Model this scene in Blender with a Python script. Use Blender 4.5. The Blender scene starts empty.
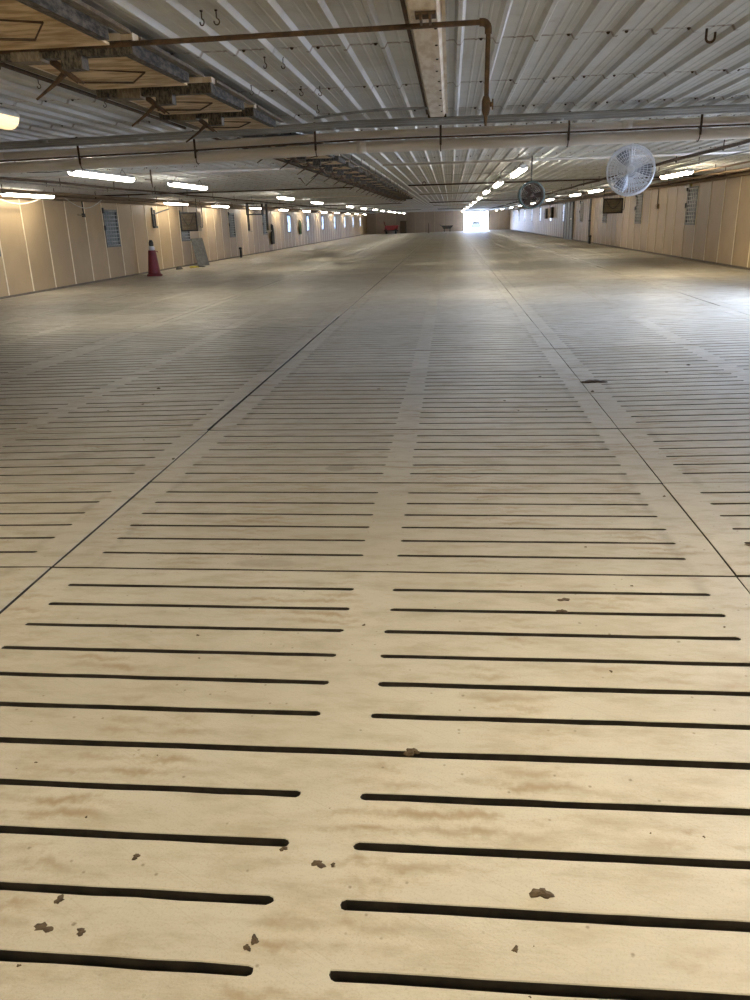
import bpy, bmesh, math, random
from mathutils import Vector, Matrix
random.seed(7)
PI = math.pi
scn = bpy.context.scene
COL = scn.collection

# ------------------------------------------------------------------ camera, world, light, exposure
F_PX, PITCH, YAW, ROLL = 782.5, 0.3417, 0.1005, -0.0291
CAM = Vector((1.826, -1.902, 1.462))
cd = bpy.data.cameras.new('camera'); cam = bpy.data.objects.new('camera', cd); COL.objects.link(cam)
cd.sensor_fit = 'HORIZONTAL'; cd.sensor_width = 36.0; cd.lens = F_PX * 36.0 / 750.0
cd.clip_start = 0.05; cd.clip_end = 600
fw = Vector((-math.sin(YAW) * math.cos(PITCH), math.cos(YAW) * math.cos(PITCH), -math.sin(PITCH)))
r0 = Vector((math.cos(YAW), math.sin(YAW), 0)); u0 = r0.cross(fw)
rr = r0 * math.cos(ROLL) + u0 * math.sin(ROLL); uu = -r0 * math.sin(ROLL) + u0 * math.cos(ROLL)
M = Matrix((rr, uu, -fw)).transposed().to_4x4(); M.translation = CAM
cam.matrix_world = M
scn.camera = cam

WORLD_STRENGTH = 38.0
LAMP_EMIT = 24.0
w = bpy.data.worlds.new('overcast_sky'); scn.world = w; w.use_nodes = True
bg = w.node_tree.nodes['Background']
bg.inputs['Color'].default_value = (0.54, 0.67, 1.0, 1); bg.inputs['Strength'].default_value = WORLD_STRENGTH

def portal(name, loc, rot, sx, sy):
    l = bpy.data.lights.new(name, 'AREA'); l.shape = 'RECTANGLE'; l.size = sx; l.size_y = sy
    l.cycles.is_portal = True
    o = bpy.data.objects.new(name, l); COL.objects.link(o); o.location = loc; o.rotation_euler = rot
XL, XR, YB, YF = -8.95, 9.35, -6.0, 105.0      # inner wall faces
DOOR_Y0, DOOR_Y1 = 6.19, 12.29                  # open side door in the right wall
FD_X0, FD_X1, FD_H = 3.5, 6.6, 2.3              # open doorway in the far wall
portal('side_door_portal', (XR + .12, (DOOR_Y0 + DOOR_Y1) / 2, 1.2), (0, PI / 2, 0), 2.2, DOOR_Y1 - DOOR_Y0)
portal('far_door_portal', ((FD_X0 + FD_X1) / 2, YF + .12, 1.15), (-PI / 2, 0, 0), FD_X1 - FD_X0, 2.3)

vs = scn.view_settings
vs.view_transform = 'Standard'; vs.look = 'None'; vs.gamma = 1.0; vs.use_curve_mapping = False
vs.exposure = 0.57
scn.display_settings.display_device = 'sRGB'
try:
    scn.cycles.max_bounces = 8; scn.cycles.diffuse_bounces = 5; scn.cycles.sample_clamp_indirect = 6.0
    scn.cycles.use_light_tree = True; scn.cycles.caustics_reflective = False
except Exception:
    pass

# ------------------------------------------------------------------ helpers
class MB:
    def __init__(s): s.v = []; s.f = []; s.sm = []
    def add(s, vs, fs, sm=False):
        n = len(s.v); s.v += [tuple(a) for a in vs]
        for f in fs: s.f.append(tuple(i + n for i in f)); s.sm.append(sm)
        return s
    def box(s, x0, x1, y0, y1, z0, z1, m=None):
        vs = [Vector(a) for a in ((x0,y0,z0),(x1,y0,z0),(x1,y1,z0),(x0,y1,z0),(x0,y0,z1),(x1,y0,z1),(x1,y1,z1),(x0,y1,z1))]
        if m is not None: vs = [m @ a for a in vs]
        return s.add(vs, [(0,3,2,1),(4,5,6,7),(0,1,5,4),(1,2,6,5),(2,3,7,6),(3,0,4,7)])
    def tube(s, pts, r, n=8, closed=False, caps=True):
        pts = [Vector(p) for p in pts]; k = len(pts)
        rs = r if isinstance(r, (list, tuple)) else [r] * k
        t0 = (pts[1] - pts[0]).normalized()
        a = Vector((0,0,1)) if abs(t0.z) < .9 else Vector((1,0,0))
        nrm = t0.cross(a).normalized(); vs = []
        for i, p in enumerate(pts):
            if closed: t = (pts[(i+1) % k] - pts[i-1]).normalized()
            else: t = (pts[min(i+1,k-1)] - pts[max(i-1,0)]).normalized()
            nrm = (nrm - t * nrm.dot(t)).normalized(); b = t.cross(nrm)
            for j in range(n):
                an = 2 * PI * j / n
                vs.append(p + (nrm * math.cos(an) + b * math.sin(an)) * rs[i])
        fs = []
        for i in range(k if closed else k - 1):
            for j in range(n):
                i2 = (i + 1) % k
                fs.append((i*n+j, i*n+(j+1) % n, i2*n+(j+1) % n, i2*n+j))
        if caps and not closed:
            fs.append(tuple(range(n-1,-1,-1))); fs.append(tuple((k-1)*n+j for j in range(n)))
        return s.add(vs, fs, True)
    def lathe(s, prof, n=24, c=(0,0,0)):
        vs = []; fs = []; k = len(prof)
        for (r, z) in prof:
            for j in range(n):
                an = 2*PI*j/n; vs.append((c[0]+r*math.cos(an), c[1]+r*math.sin(an), c[2]+z))
        for i in range(k-1):
            for j in range(n): fs.append((i*n+j, i*n+(j+1) % n, (i+1)*n+(j+1) % n, (i+1)*n+j))
        fs.append(tuple(range(n-1,-1,-1))); fs.append(tuple((k-1)*n+j for j in range(n)))
        return s.add(vs, fs, True)
    def prism(s, poly, y0, y1):          # polygon in X,Z extruded along Y
        n = len(poly); vs = [(a,y0,b) for a,b in poly] + [(a,y1,b) for a,b in poly]
        fs = [(i,(i+1)%n,n+(i+1)%n,n+i) for i in range(n)] + [tuple(range(n-1,-1,-1)), tuple(range(n,2*n))]
        return s.add(vs, fs)
    def mesh(s, name):
        me = bpy.data.meshes.new(name); me.from_pydata(s.v, [], s.f); me.update()
        bm = bmesh.new(); bm.from_mesh(me); bmesh.ops.recalc_face_normals(bm, faces=bm.faces); bm.to_mesh(me); bm.free()
        me.polygons.foreach_set('use_smooth', s.sm)
        return me

def obj(name, mb, m, parent=None, loc=None, rot=None):
    me = mb.mesh(name) if isinstance(mb, MB) else mb
    if m is not None and not len(me.materials): me.materials.append(m)
    o = bpy.data.objects.new(name, me); COL.objects.link(o)
    if parent is not None: o.parent = parent
    if loc is not None: o.location = loc
    if rot is not None: o.rotation_euler = rot
    return o
def tag(o, label, cat, group=None):
    o['label'] = label; o['category'] = cat
    if group: o['group'] = group
    return o
def thing(name, label, cat, loc=(0,0,0), rot=(0,0,0), group=None):
    o = bpy.data.objects.new(name, None); COL.objects.link(o); o.location = loc; o.rotation_euler = rot
    return tag(o, label, cat, group)
def struct(o): o['kind'] = 'structure'; return o
def dup(root, loc, label, rot=None):
    r = root.copy(); COL.objects.link(r); r.location = loc; r['label'] = label
    if rot is not None: r.rotation_euler = rot
    for ch in list(root.children):
        c = ch.copy(); COL.objects.link(c); c.parent = r
        for g in list(ch.children):
            d = g.copy(); COL.objects.link(d); d.parent = c
    return r
ORD = ['first','second','third','fourth','fifth','sixth','seventh','eighth','ninth','tenth','eleventh','twelfth','thirteenth','fourteenth','fifteenth',
       'sixteenth','seventeenth','eighteenth','nineteenth','twentieth'] + ['twenty-' + a for a in ('first','second','third','fourth','fifth','sixth','seventh','eighth','ninth')]

# ------------------------------------------------------------------ materials
class NT:
    def __init__(s, name):
        s.m = bpy.data.materials.new(name); s.m.use_nodes = True
        s.t = s.m.node_tree; s.b = s.t.nodes['Principled BSDF']
    def n(s, typ, **kw):
        nd = s.t.nodes.new(typ)
        for k, v in kw.items():
            if k in nd.inputs: s.put(nd.inputs[k], v)
            else: setattr(nd, k, v)
        return nd
    def put(s, inp, v):
        if isinstance(v, bpy.types.NodeSocket): s.t.links.new(v, inp)
        elif isinstance(v, (tuple, list)) and len(v) == 3 and inp.type == 'RGBA': inp.default_value = (*v, 1)
        else: inp.default_value = v
    def math(s, op, a, b=0.0, c=0.0, clamp=False):
        nd = s.t.nodes.new('ShaderNodeMath'); nd.operation = op; nd.use_clamp = clamp
        for i, v in enumerate((a, b, c)): s.put(nd.inputs[i], v)
        return nd.outputs[0]
    def mix(s, f, a, b, mode='MIX'):
        nd = s.t.nodes.new('ShaderNodeMix'); nd.data_type = 'RGBA'; nd.blend_type = mode
        s.put(nd.inputs[0], f); s.put(nd.inputs[6], a); s.put(nd.inputs[7], b)
        return nd.outputs[2]
    def rng(s, v, a, b, c=0.0, d=1.0):
        nd = s.t.nodes.new('ShaderNodeMapRange'); nd.interpolation_type = 'SMOOTHSTEP'
        for i, x in enumerate((v, a, b, c, d)): s.put(nd.inputs[i], x)
        return nd.outputs[0]
    def noise(s, vec, scale, detail=3.0, rough=.55, sc=None):
        if sc is not None:
            mp = s.t.nodes.new('ShaderNodeMapping'); s.put(mp.inputs[0], vec); mp.inputs[3].default_value = sc; vec = mp.outputs[0]
        nd = s.t.nodes.new('ShaderNodeTexNoise'); s.put(nd.inputs['Vector'], vec)
        nd.inputs['Scale'].default_value = scale; nd.inputs['Detail'].default_value = detail; nd.inputs['Roughness'].default_value = rough
        return nd.outputs[0]
    def pos(s): return s.n('ShaderNodeNewGeometry').outputs['Position']
    def bump(s, h, st=.2, dist=.003):
        nd = s.t.nodes.new('ShaderNodeBump'); s.put(nd.inputs['Height'], h); nd.inputs['Strength'].default_value = st; nd.inputs['Distance'].default_value = dist
        s.t.links.new(nd.outputs[0], s.b.inputs['Normal'])
    def out(s, col, rough=.6, metal=0.0, spec=.5):
        s.put(s.b.inputs['Base Color'], col); s.put(s.b.inputs['Roughness'], rough)
        s.put(s.b.inputs['Metallic'], metal); s.b.inputs['Specular IOR Level'].default_value = spec
        return s.m

def simple(name, a, b, scale=6.0, rough=.6, metal=0.0, sc=None, bump=.1, lo=.35, hi=.65, spec=.4):
    t = NT(name); g = t.n('ShaderNodeTexCoord').outputs['Object']
    n = t.noise(g, scale, 5.0, .6, sc)
    if bump: t.bump(n, bump, .004)
    return t.out(t.mix(t.rng(n, lo, hi), a, b), rough, metal, spec)

PANEL_W, PANEL_L = 3.048, 1.25
PITCH_S = PANEL_L / 7
def make_concrete():
    t = NT('cast_concrete'); p = t.pos()
    oc = t.n('ShaderNodeTexCoord').outputs['Object']
    so = t.n('ShaderNodeSeparateXYZ', Vector=oc); sp = t.n('ShaderNodeSeparateXYZ', Vector=p)
    n1 = t.noise(p, .8, 4.0, .6); n2 = t.noise(p, 7.0, 6.0, .65, (.6, 1.6, 1)); n3 = t.noise(p, 170.0, 3.0, .7)
    strokes = t.noise(p, 1.0, 4.0, .6, (14.0, 120.0, 1.0))
    col = t.mix(t.rng(n1, .3, .7), (.42, .375, .285), (.51, .465, .37))
    col = t.mix(t.math('MULTIPLY', t.rng(n2, .42, .72), .7), col, (.34, .28, .185))
    col = t.mix(t.math('MULTIPLY', t.rng(strokes, .45, .8), .35), col, (.52, .46, .35))
    col = t.mix(t.math('MULTIPLY', t.rng(n3, .50, .72), .30), col, (.25, .20, .13))
    scr = t.noise(t.n('ShaderNodeVectorRotate', Vector=p, Angle=.55).outputs[0], 1.0, 3.0, .6, (2.0, 150.0, 1.0))
    col = t.mix(t.math('MULTIPLY', t.rng(scr, .55, .75), .28), col, (.30, .245, .165))
    # wavy brown drying lines along the middle of each slat
    wob = t.noise(p, 1.0, 4.0, .65, (9.0, 3.0, 1.0))
    fr = t.math('FRACT', t.math('ADD', t.math('DIVIDE', so.outputs[1], PITCH_S), 100.0))
    dd = t.math('ABSOLUTE', t.math('SUBTRACT', t.math('ADD', fr, t.math('MULTIPLY', t.math('SUBTRACT', wob, .5), .75)), .5))
    line = t.rng(t.math('ABSOLUTE', t.math('SUBTRACT', dd, .16)), .0, .15, 1.0, 0.0)
    amt = t.math('MULTIPLY', line, t.rng(t.noise(p, 1.7, 3.0), .46, .66))
    col = t.mix(t.math('MULTIPLY', t.math('MULTIPLY', amt, t.rng(n2, .33, .58)), .75), col, (.29, .20, .105))
    # grime where the slot ends line up
    mx = t.math('MODULO', t.math('ADD', so.outputs[0], PANEL_W * 10), PANEL_W)
    e = t.math('MINIMUM', t.math('ABSOLUTE', t.math('SUBTRACT', mx, .20)), t.math('ABSOLUTE', t.math('SUBTRACT', mx, 2.86)))
    gr = t.math('MULTIPLY', t.rng(e, .0, .05, 1.0, 0.0), t.rng(t.noise(p, 3.3, 5.0, .7), .42, .62))
    col = t.mix(t.math('MULTIPLY', gr, .40), col, (.20, .155, .10))
    # specks and drips
    for scl, th, a in ((9.0, .045, .8), (23.0, .09, .7)):
        v = t.n('ShaderNodeTexVoronoi', Vector=p, Scale=scl); v.inputs['Randomness'].default_value = 1.0
        pick = t.math('GREATER_THAN', t.n('ShaderNodeSeparateColor', Color=v.outputs['Color']).outputs[0], .72)
        d = t.math('ADD', v.outputs['Distance'], t.math('MULTIPLY', t.math('SUBTRACT', n3, .5), .08))
        col = t.mix(t.math('MULTIPLY', t.math('MULTIPLY', t.rng(d, th*.5, th*1.6, 1.0, 0.0), pick), a), col, (.17, .125, .07))
    # old wet spots
    for (x, y, rx, ry, a) in ((1.14, 2.79, .10, .075, .55), (.51, 1.95, .13, .05, .3), (.99, 1.32, .16, .05, .3), (1.30, 3.25, .12, .04, .35), (.62, 3.6, .09, .05, .3),
                              (-.75, 3.1, .14, .07, .4), (-1.6, 5.6, .2, .1, .4), (-.6, 7.2, .25, .1, .35), (4.3, 6.4, .2, .1, .35), (2.3, 5.0, .25, .06, .3), (-2.2, 3.0, .12, .08, .4)):
        dx = t.math('DIVIDE', t.math('SUBTRACT', sp.outputs[0], x), rx); dy = t.math('DIVIDE', t.math('SUBTRACT', sp.outputs[1], y), ry)
        q = t.math('ADD', t.math('ADD', t.math('MULTIPLY', dx, dx), t.math('MULTIPLY', dy, dy)), t.math('MULTIPLY', t.math('SUBTRACT', n2, .5), 1.6))
        col = t.mix(t.math('MULTIPLY', t.rng(q, .55, 1.1, 1.0, 0.0), a), col, (.20, .165, .12))
    rnd = t.n('ShaderNodeObjectInfo').outputs['Random']
    k = t.math('ADD', .92, t.math('MULTIPLY', rnd, .14))
    kc = t.n('ShaderNodeCombineColor', Red=k, Green=k, Blue=k).outputs[0]
    col = t.mix(1.0, col, kc, 'MULTIPLY')
    t.bump(t.math('ADD', t.math('MULTIPLY', strokes, .6), t.math('MULTIPLY', n3, .8)), .35, .0025)
    return t.out(col, t.rng(n2, .3, .8, .42, .62), 0, .5)

def make_ceiling():
    t = NT('painted_ceiling_steel'); p = t.pos(); s = t.n('ShaderNodeSeparateXYZ', Vector=p)
    n1 = t.noise(p, .55, 4.0, .6); n2 = t.noise(p, 1.0, 5.0, .65, (9.0, .5, 1.0)); n3 = t.noise(p, 6.0, 6.0, .7)
    col = t.mix(t.rng(n1, .35, .7), (.60, .61, .61), (.48, .47, .44))
    col = t.mix(t.math('MULTIPLY', t.rng(n2, .5, .78), .55), col, (.40, .34, .25))
    col = t.mix(t.math('MULTIPLY', t.rng(n3, .55, .8), .35), col, (.30, .25, .18))
    # rust bleeding out along the screw lines, one each 1.55 m
    f = t.math('ABSOLUTE', t.math('SUBTRACT', t.math('FRACT', t.math('ADD', t.math('DIVIDE', t.math('SUBTRACT', s.outputs[1], 3.45), 1.55), 50.5)), .5))
    ln = t.math('MULTIPLY', t.rng(t.math('ADD', f, t.math('MULTIPLY', t.math('SUBTRACT', n3, .5), .03)), .006, .022, 1.0, 0.0), t.rng(n3, .37, .52))
    col = t.mix(t.math('MULTIPLY', ln, .85), col, (.13, .075, .035))
    t.bump(n3, .08, .004)
    return t.out(col, t.rng(n3, .3, .8, .33, .55), .15, .5)

def make_wall(name, a, b):
    t = NT(name); p = t.pos()
    n1 = t.noise(p, .7, 4.0, .6); n2 = t.noise(p, 4.0, 5.0, .65, (1, 1, .35)); n3 = t.noise(p, 40.0, 3.0)
    s = t.n('ShaderNodeSeparateXYZ', Vector=p)
    col = t.mix(t.rng(n1, .3, .7), a, b)
    col = t.mix(t.math('MULTIPLY', t.rng(n2, .5, .8), .35), col, (.30, .21, .12))
    rnd = t.n('ShaderNodeObjectInfo').outputs['Random']; k = t.math('ADD', .93, t.math('MULTIPLY', rnd, .12))
    col = t.mix(1.0, col, t.n('ShaderNodeCombineColor', Red=k, Green=k, Blue=k).outputs[0], 'MULTIPLY')
    t.bump(n3, .08, .002)
    return t.out(col, .5, 0, .4)

def make_emit(name, col, st):
    t = NT(name); t.b.inputs['Emission Color'].default_value = (*col, 1); t.b.inputs['Emission Strength'].default_value = st
    return t.out((.85, .84, .8), .4)

CONC = make_concrete(); STEEL = make_ceiling()
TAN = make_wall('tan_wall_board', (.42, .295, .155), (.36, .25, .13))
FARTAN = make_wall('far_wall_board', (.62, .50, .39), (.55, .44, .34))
BATTEN = simple('cream_batten', (.82, .71, .49), (.70, .59, .39), 4, .55)
SLOT = simple('manure_coated_slot_wall', (.022, .017, .011), (.045, .034, .022), 14, .9)
PIT = simple('pit_slurry', (.018, .014, .009), (.035, .027, .017), 3, .8)
BEAMC = simple('grey_beam_concrete', (.035, .028, .02), (.055, .045, .032), 5, .9)
FOOT = simple('footing_concrete', (.40, .36, .28), (.30, .26, .19), 6, .75)
LENS = make_emit('lit_lamp_lens', (1.0, .94, .81), LAMP_EMIT)
LENSN = make_emit('bright_warm_lamp_lens', (1.0, .885, .67), LAMP_EMIT * 1.9)
LENSY = make_emit('lit_yellowed_lamp_lens', (1.0, .72, .33), .8)
HOUS = simple('lamp_housing_plastic', (.55, .54, .50), (.45, .43, .38), 8, .5)
AMBER = simple('yellowed_end_cap', (.50, .38, .12), (.42, .31, .10), 8, .5)
PVC = simple('dusty_cream_pipe', (.86, .83, .79), (.62, .55, .46), 2.2, .5, sc=(.35, 3, 3))
COND = simple('grey_conduit', (.40, .41, .42), (.27, .27, .26), 4, .5, sc=(.4, 3, 3))
RUST = simple('rusty_iron', (.105, .062, .033), (.055, .036, .022), 22, .85, bump=.4)
DRUST = simple('dark_rusty_iron', (.09, .055, .032), (.04, .028, .02), 22, .85, bump=.4)
PLY = simple('stained_plywood', (.68, .52, .32), (.36, .235, .115), 3.4, .7, sc=(1.2, 4.5, 1))
DWOOD = simple('weathered_black_wood', (.018, .016, .014), (.125, .105, .08), 11.0, .85, sc=(8, 1.2, 3), bump=.5)
BWOOD = simple('grey_brown_wood', (.20, .16, .11), (.11, .085, .06), 9.0, .8, sc=(8, 1.2, 3), bump=.4)
CREAM = simple('cream_flashing', (.78, .70, .58), (.58, .46, .32), 4.0, .5, sc=(4, 1, 1))
BROWNP = simple('brown_wood_rail', (.30, .21, .125), (.20, .135, .08), 4, .7, sc=(4, .4, 4))
WHITEP = simple('white_enamel', (.80, .82, .84), (.66, .68, .70), 6, .35)
FANB = simple('grey_fan_blade', (.22, .235, .26), (.17, .18, .20), 6, .4)
TEAL = simple('faded_teal_paint', (.06, .085, .07), (.085, .11, .09), 6, .55)
DARK = simple('black_dusty_metal', (.035, .033, .03), (.075, .068, .055), 6, .7)
CABLE = simple('black_cable', (.025, .025, .025), (.05, .048, .04), 6, .6)
WHOSE = simple('pale_hose', (.55, .50, .40), (.45, .40, .30), 6, .5)
HTAN = simple('dusty_heater_steel', (.26, .205, .13), (.18, .14, .09), 5, .6)
MAROON = simple('maroon_plastic', (.19, .022, .026), (.13, .018, .02), 5, .5)
COLLAR = simple('white_reflective_collar', (.78, .74, .70), (.62, .58, .54), 8, .4)
YELLOW = simple('yellow_plastic', (.62, .50, .06), (.48, .38, .05), 8, .5)
GREEN = simple('dark_green_cloth', (.06, .09, .03), (.04, .06, .02), 8, .9)
GREYP = simple('grey_grating_plastic', (.22, .21, .18), (.15, .145, .12), 8, .7)
FRAME = simple('grey_window_frame', (.20, .19, .17), (.13, .125, .11), 6, .6)
WIRE = simple('galvanised_wire', (.42, .43, .41), (.32, .33, .31), 9, .5, .1)
WIREW = simple('white_wire', (.84, .80, .74), (.70, .66, .60), 9, .5)
MUD = simple('dried_mud', (.115, .078, .042), (.06, .04, .022), 25, .95, bump=.7)
REDM = simple('red_machine_paint', (.36, .03, .025), (.26, .025, .02), 5, .5)
GRAVEL = simple('gravel_yard', (.46, .43, .38), (.36, .33, .28), 40, .9)
RUBBER = simple('black_rubber', (.02, .02, .02), (.035, .034, .03), 9, .85)
def make_pane(name, col, trans):
    t = NT(name); t.b.inputs['Transmission Weight'].default_value = trans; t.b.inputs['IOR'].default_value = 1.25
    return t.out(col, .45, 0, .3)
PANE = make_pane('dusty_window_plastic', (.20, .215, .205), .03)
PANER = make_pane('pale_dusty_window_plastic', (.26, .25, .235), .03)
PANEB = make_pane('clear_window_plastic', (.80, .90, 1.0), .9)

# ------------------------------------------------------------------ floor: pit, beams and slatted concrete panels
def colz(x):
    if x < 0: return -.05 * min(1, -x / PANEL_W)
    if x > PANEL_W: return .055 * min(1, (x - PANEL_W) / PANEL_W)
    return 0.0
fm = MB()
fm.box(XL - .2, XR + .2, YB - .2, YF + .2, -1.6, -1.5)
for a in ((XL - .2, XL - .02, YB - .2, YF + .2), (XR + .02, XR + .2, YB - .2, YF + .2), (XL - .2, XR + .2, YB - .2, YB - .02), (XL - .2, XR + .2, YF + .02, YF + .2)):
    fm.box(*a, -1.6, -.16)
floor = struct(obj('floor', fm, PIT))
bm_ = MB()
for sx in (-6.096, -3.048, 0, 3.048, 6.096):
    z = colz(sx) - .128
    bm_.box(sx - .13, sx + .13, YB, YF, -1.5, z)
obj('support_beam', bm_, BEAMC, floor)
ft = MB(); ft.box(9.15, XR + .18, YB, YF, -1.5, .052); obj('footing_strip', ft, FOOT, floor)

def panel_mesh(seed, width=PANEL_W, seg=12, jit=.0016, cap=4, name='slat_panel'):
    rng = random.Random(seed)
    T = .12; hw = .0134; g = .006
    x0, x1 = g, width - g
    rib0, rib1 = 1.424, 1.588
    fields = [(.16, rib0), (rib1, 2.887)] if width > 3 else [(.16, rib0), (rib1, width - .16)]
    loops = []                                            # (points, is_hole)
    def edge(a, b, n):
        return [(a[0] + (b[0]-a[0]) * i / n, a[1] + (b[1]-a[1]) * i / n) for i in range(n)]
    gy = .0092
    outer = edge((x0, gy), (x1, gy), seg) + edge((x1, gy), (x1, PANEL_L - gy), 4) + edge((x1, PANEL_L - gy), (x0, PANEL_L - gy), seg) + edge((x0, PANEL_L - gy), (x0, gy), 4)
    outer = [(x + rng.uniform(-1, 1) * jit * 1.5, y + rng.uniform(-1, 1) * jit * 1.5) for x, y in outer]
    loops.append((outer, -1))
    for k in range(1, 7):
        for (a, b) in fields:
            yc = k * PITCH_S + rng.uniform(-.002, .002); h = hw + rng.uniform(-.001, .0015)
            aa = a + h + rng.uniform(-.006, .006); bb = b - h + rng.uniform(-.006, .006)
            lp = edge((aa, yc - h), (bb, yc - h), seg)
            lp += [(bb + h * math.sin(PI * i / cap), yc - h * math.cos(PI * i / cap)) for i in range(cap)]
            lp += edge((bb, yc + h), (aa, yc + h), seg)
            lp += [(aa - h * math.sin(PI * i / cap), yc + h * math.cos(PI * i / cap)) for i in range(cap)]
            lp = [(x + rng.uniform(-1, 1) * jit, y + rng.uniform(-1, 1) * jit) for x, y in lp]
            loops.append((lp, 1))
    bm = bmesh.new()
    def ring(lp, sgn, off, z):
        n = len(lp); cx = sum(p[0] for p in lp) / n; cy = sum(p[1] for p in lp) / n; out = []
        for i, (x, y) in enumerate(lp):
            px, py = lp[i-1]; qx, qy = lp[(i+1) % n]
            tx, ty = qx - px, qy - py; l = math.hypot(tx, ty) or 1
            nx, ny = ty / l, -tx / l                       # outward for counter-clockwise loops
            out.append(bm.verts.new((x + nx * off * sgn, y + ny * off * sgn, z)))
        return out
    tops, bots = [], []
    for lp, s in loops:
        # the hole grows by a small chamfer at the top and by a taper below; the slab's outline shrinks
        A = ring(lp, s, .0018, 0.0); B = ring(lp, s, 0.0, -.0025); C = ring(lp, s, .006, -T)
        n = len(A)
        for R0, R1 in ((A, B), (B, C)):
            for i in range(n):
                f = bm.faces.new((R0[i], R0[(i+1) % n], R1[(i+1) % n], R1[i]))
        tops.append(A); bots.append(C)
    for L_ in (tops, bots):
        es = []
        for R in L_:
            for i in range(len(R)):
                e = bm.edges.get((R[i], R[(i+1) % len(R)]))
                es.append(e)
        bmesh.ops.triangle_fill(bm, use_beauty=True, use_dissolve=False, edges=es)
    bmesh.ops.recalc_face_normals(bm, faces=bm.faces)
    for f in bm.faces:
        if abs(f.normal.z) < .3: f.material_index = 1
    me = bpy.data.meshes.new(name); bm.to_mesh(me); bm.free()
    me.materials.append(CONC); me.materials.append(SLOT)
    return me
FULL = [panel_mesh(s) for s in range(4)]
NARROW = [panel_mesh(20 + s, 2.83) for s in range(2)]
LOWF = panel_mesh(40, seg=1, jit=0.0, cap=2, name='slat_panel_far'); LOWN = panel_mesh(41, 2.83, seg=1, jit=0.0, cap=2, name='slat_panel_far')
cols = [(-6.096 - 2.83, 1), (-6.096, 0), (-3.048, 0), (0.0, 0), (3.048, 0), (6.096, 0)]
cells = []
for r in range(-4, 84):
    for ci, (x, nar) in enumerate(cols):
        cells.append((r, x, nar))
def seen(c):
    r, x, nar = c; cx = x + 1.5; cy = r * PANEL_L + .6
    d = Vector((cx, cy, 0)) - CAM; z = d.dot(fw)
    if z < .4: return 1e6 + abs(cy)
    sx = F_PX * d.dot(rr) / z
    return d.length + (0 if abs(sx) < 375 + F_PX * 1.7 / z else 500)
cells.sort(key=seen)
far = []
for i, (r, x, nar) in enumerate(cells):
    xw = 2.83 if nar else PANEL_W
    za, zb = colz(x + .001), colz(x + xw - .001)
    xx = x - (.014 if x == -3.048 and 3 <= r <= 8 else 0) - (.007 if x > 3 else 0)
    loc = (xx, r * PANEL_L - (.011 if r < 0 else 0), za + random.uniform(-.0018, .0018)); roty = -math.atan2(zb - za, xw)
    if i < 300:
        obj('slat_panel', random.choice(NARROW if nar else FULL), None, floor, loc, (random.uniform(-.0012, .0012), roty, random.uniform(-.0006, .0006)))
    else: far.append((nar, loc, roty))
fv, ff, fi = [], [], []
for nar, loc, roty in far:
    me = LOWN if nar else LOWF; n = len(fv); mt = Matrix.Translation(loc) @ Matrix.Rotation(roty, 4, 'Y')
    fv += [tuple(mt @ v.co) for v in me.vertices]; ff += [tuple(i + n for i in p.vertices) for p in me.polygons]; fi += [p.material_index for p in me.polygons]
fme = bpy.data.meshes.new('slat_panel_field'); fme.from_pydata(fv, [], ff); fme.update(); fme.materials.append(CONC); fme.materials.append(SLOT); fme.polygons.foreach_set('material_index', fi)
o = obj('slat_panel_field', fme, None, floor); o['kind'] = 'stuff'

# ------------------------------------------------------------------ ceiling of ribbed sheets
CZ = 2.472
cm = MB()
cm.box(XL - .3, XR + .3, YB - .3, YF + .3, 2.66, 2.72)  # unseen roof deck slab, added to keep sky light from leaking in
for k in range(72):
    y = 3.45 + 1.55 * (k - 6); cm.box(XL - .1, XR + .1, y - .02, y + .02, CZ + .014, 2.66)
ceiling = struct(obj('ceiling', cm, BWOOD))
prof = []; RP = .2286
for k in range(4):
    x = k * RP
    prof += [(x, 0), (x + .062, 0), (x + .067, -.003), (x + .076, -.003), (x + .081, 0), (x + .117, 0), (x + .122, -.003), (x + .131, -.003), (x + .136, 0), (x + .170, 0), (x + .188, -.027), (x + .209, -.027), (x + .2265, 0)]
prof += [(.9144 + .004, 0)]
SL = 12.4
sm_ = MB(); n = len(prof)
sm_.add([(a, 0, b) for a, b in prof] + [(a, SL + .02, b) for a, b in prof] + [(a, 0, b + .0012) for a, b in prof] + [(a, SL + .02, b + .0012) for a, b in prof],
        [(i, i + 1, n + i + 1, n + i) for i in range(n - 1)] + [(2*n + i + 1, 2*n + i, 3*n + i, 3*n + i + 1) for i in range(n - 1)])
sheet = bpy.data.meshes.new('ceiling_sheet'); sheet.from_pydata(sm_.v, [], sm_.f); sheet.update(); sheet.materials.append(STEEL)
for i in range(21):
    for j in range(9):
        obj('ceiling_sheet', sheet, None, ceiling, (-9.30 + i * .9144, -6.3 + j * SL, CZ + .0016 * (i % 2) + .004 * (j % 2) + random.uniform(0, .003)), (random.uniform(-.0003, .0003), 0, 0))
sc_ = MB()
for k in range(-1, 7):
    y = 3.45 + 1.55 * k
    for i in range(-8, 52):
        x = -9.30 + 5 * .9144 + i * RP + random.choice((.03, .1, .155))
        if random.random() < .25 or x > XR: continue
        sc_.lathe([(.007, 0), (.007, .004), (.011, .005), (.011, .012)], 6, (x, y + random.uniform(-.012, .012), CZ - .010))
o = obj('sheet_screws', sc_, DRUST, ceiling); o['kind'] = 'stuff'

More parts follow.
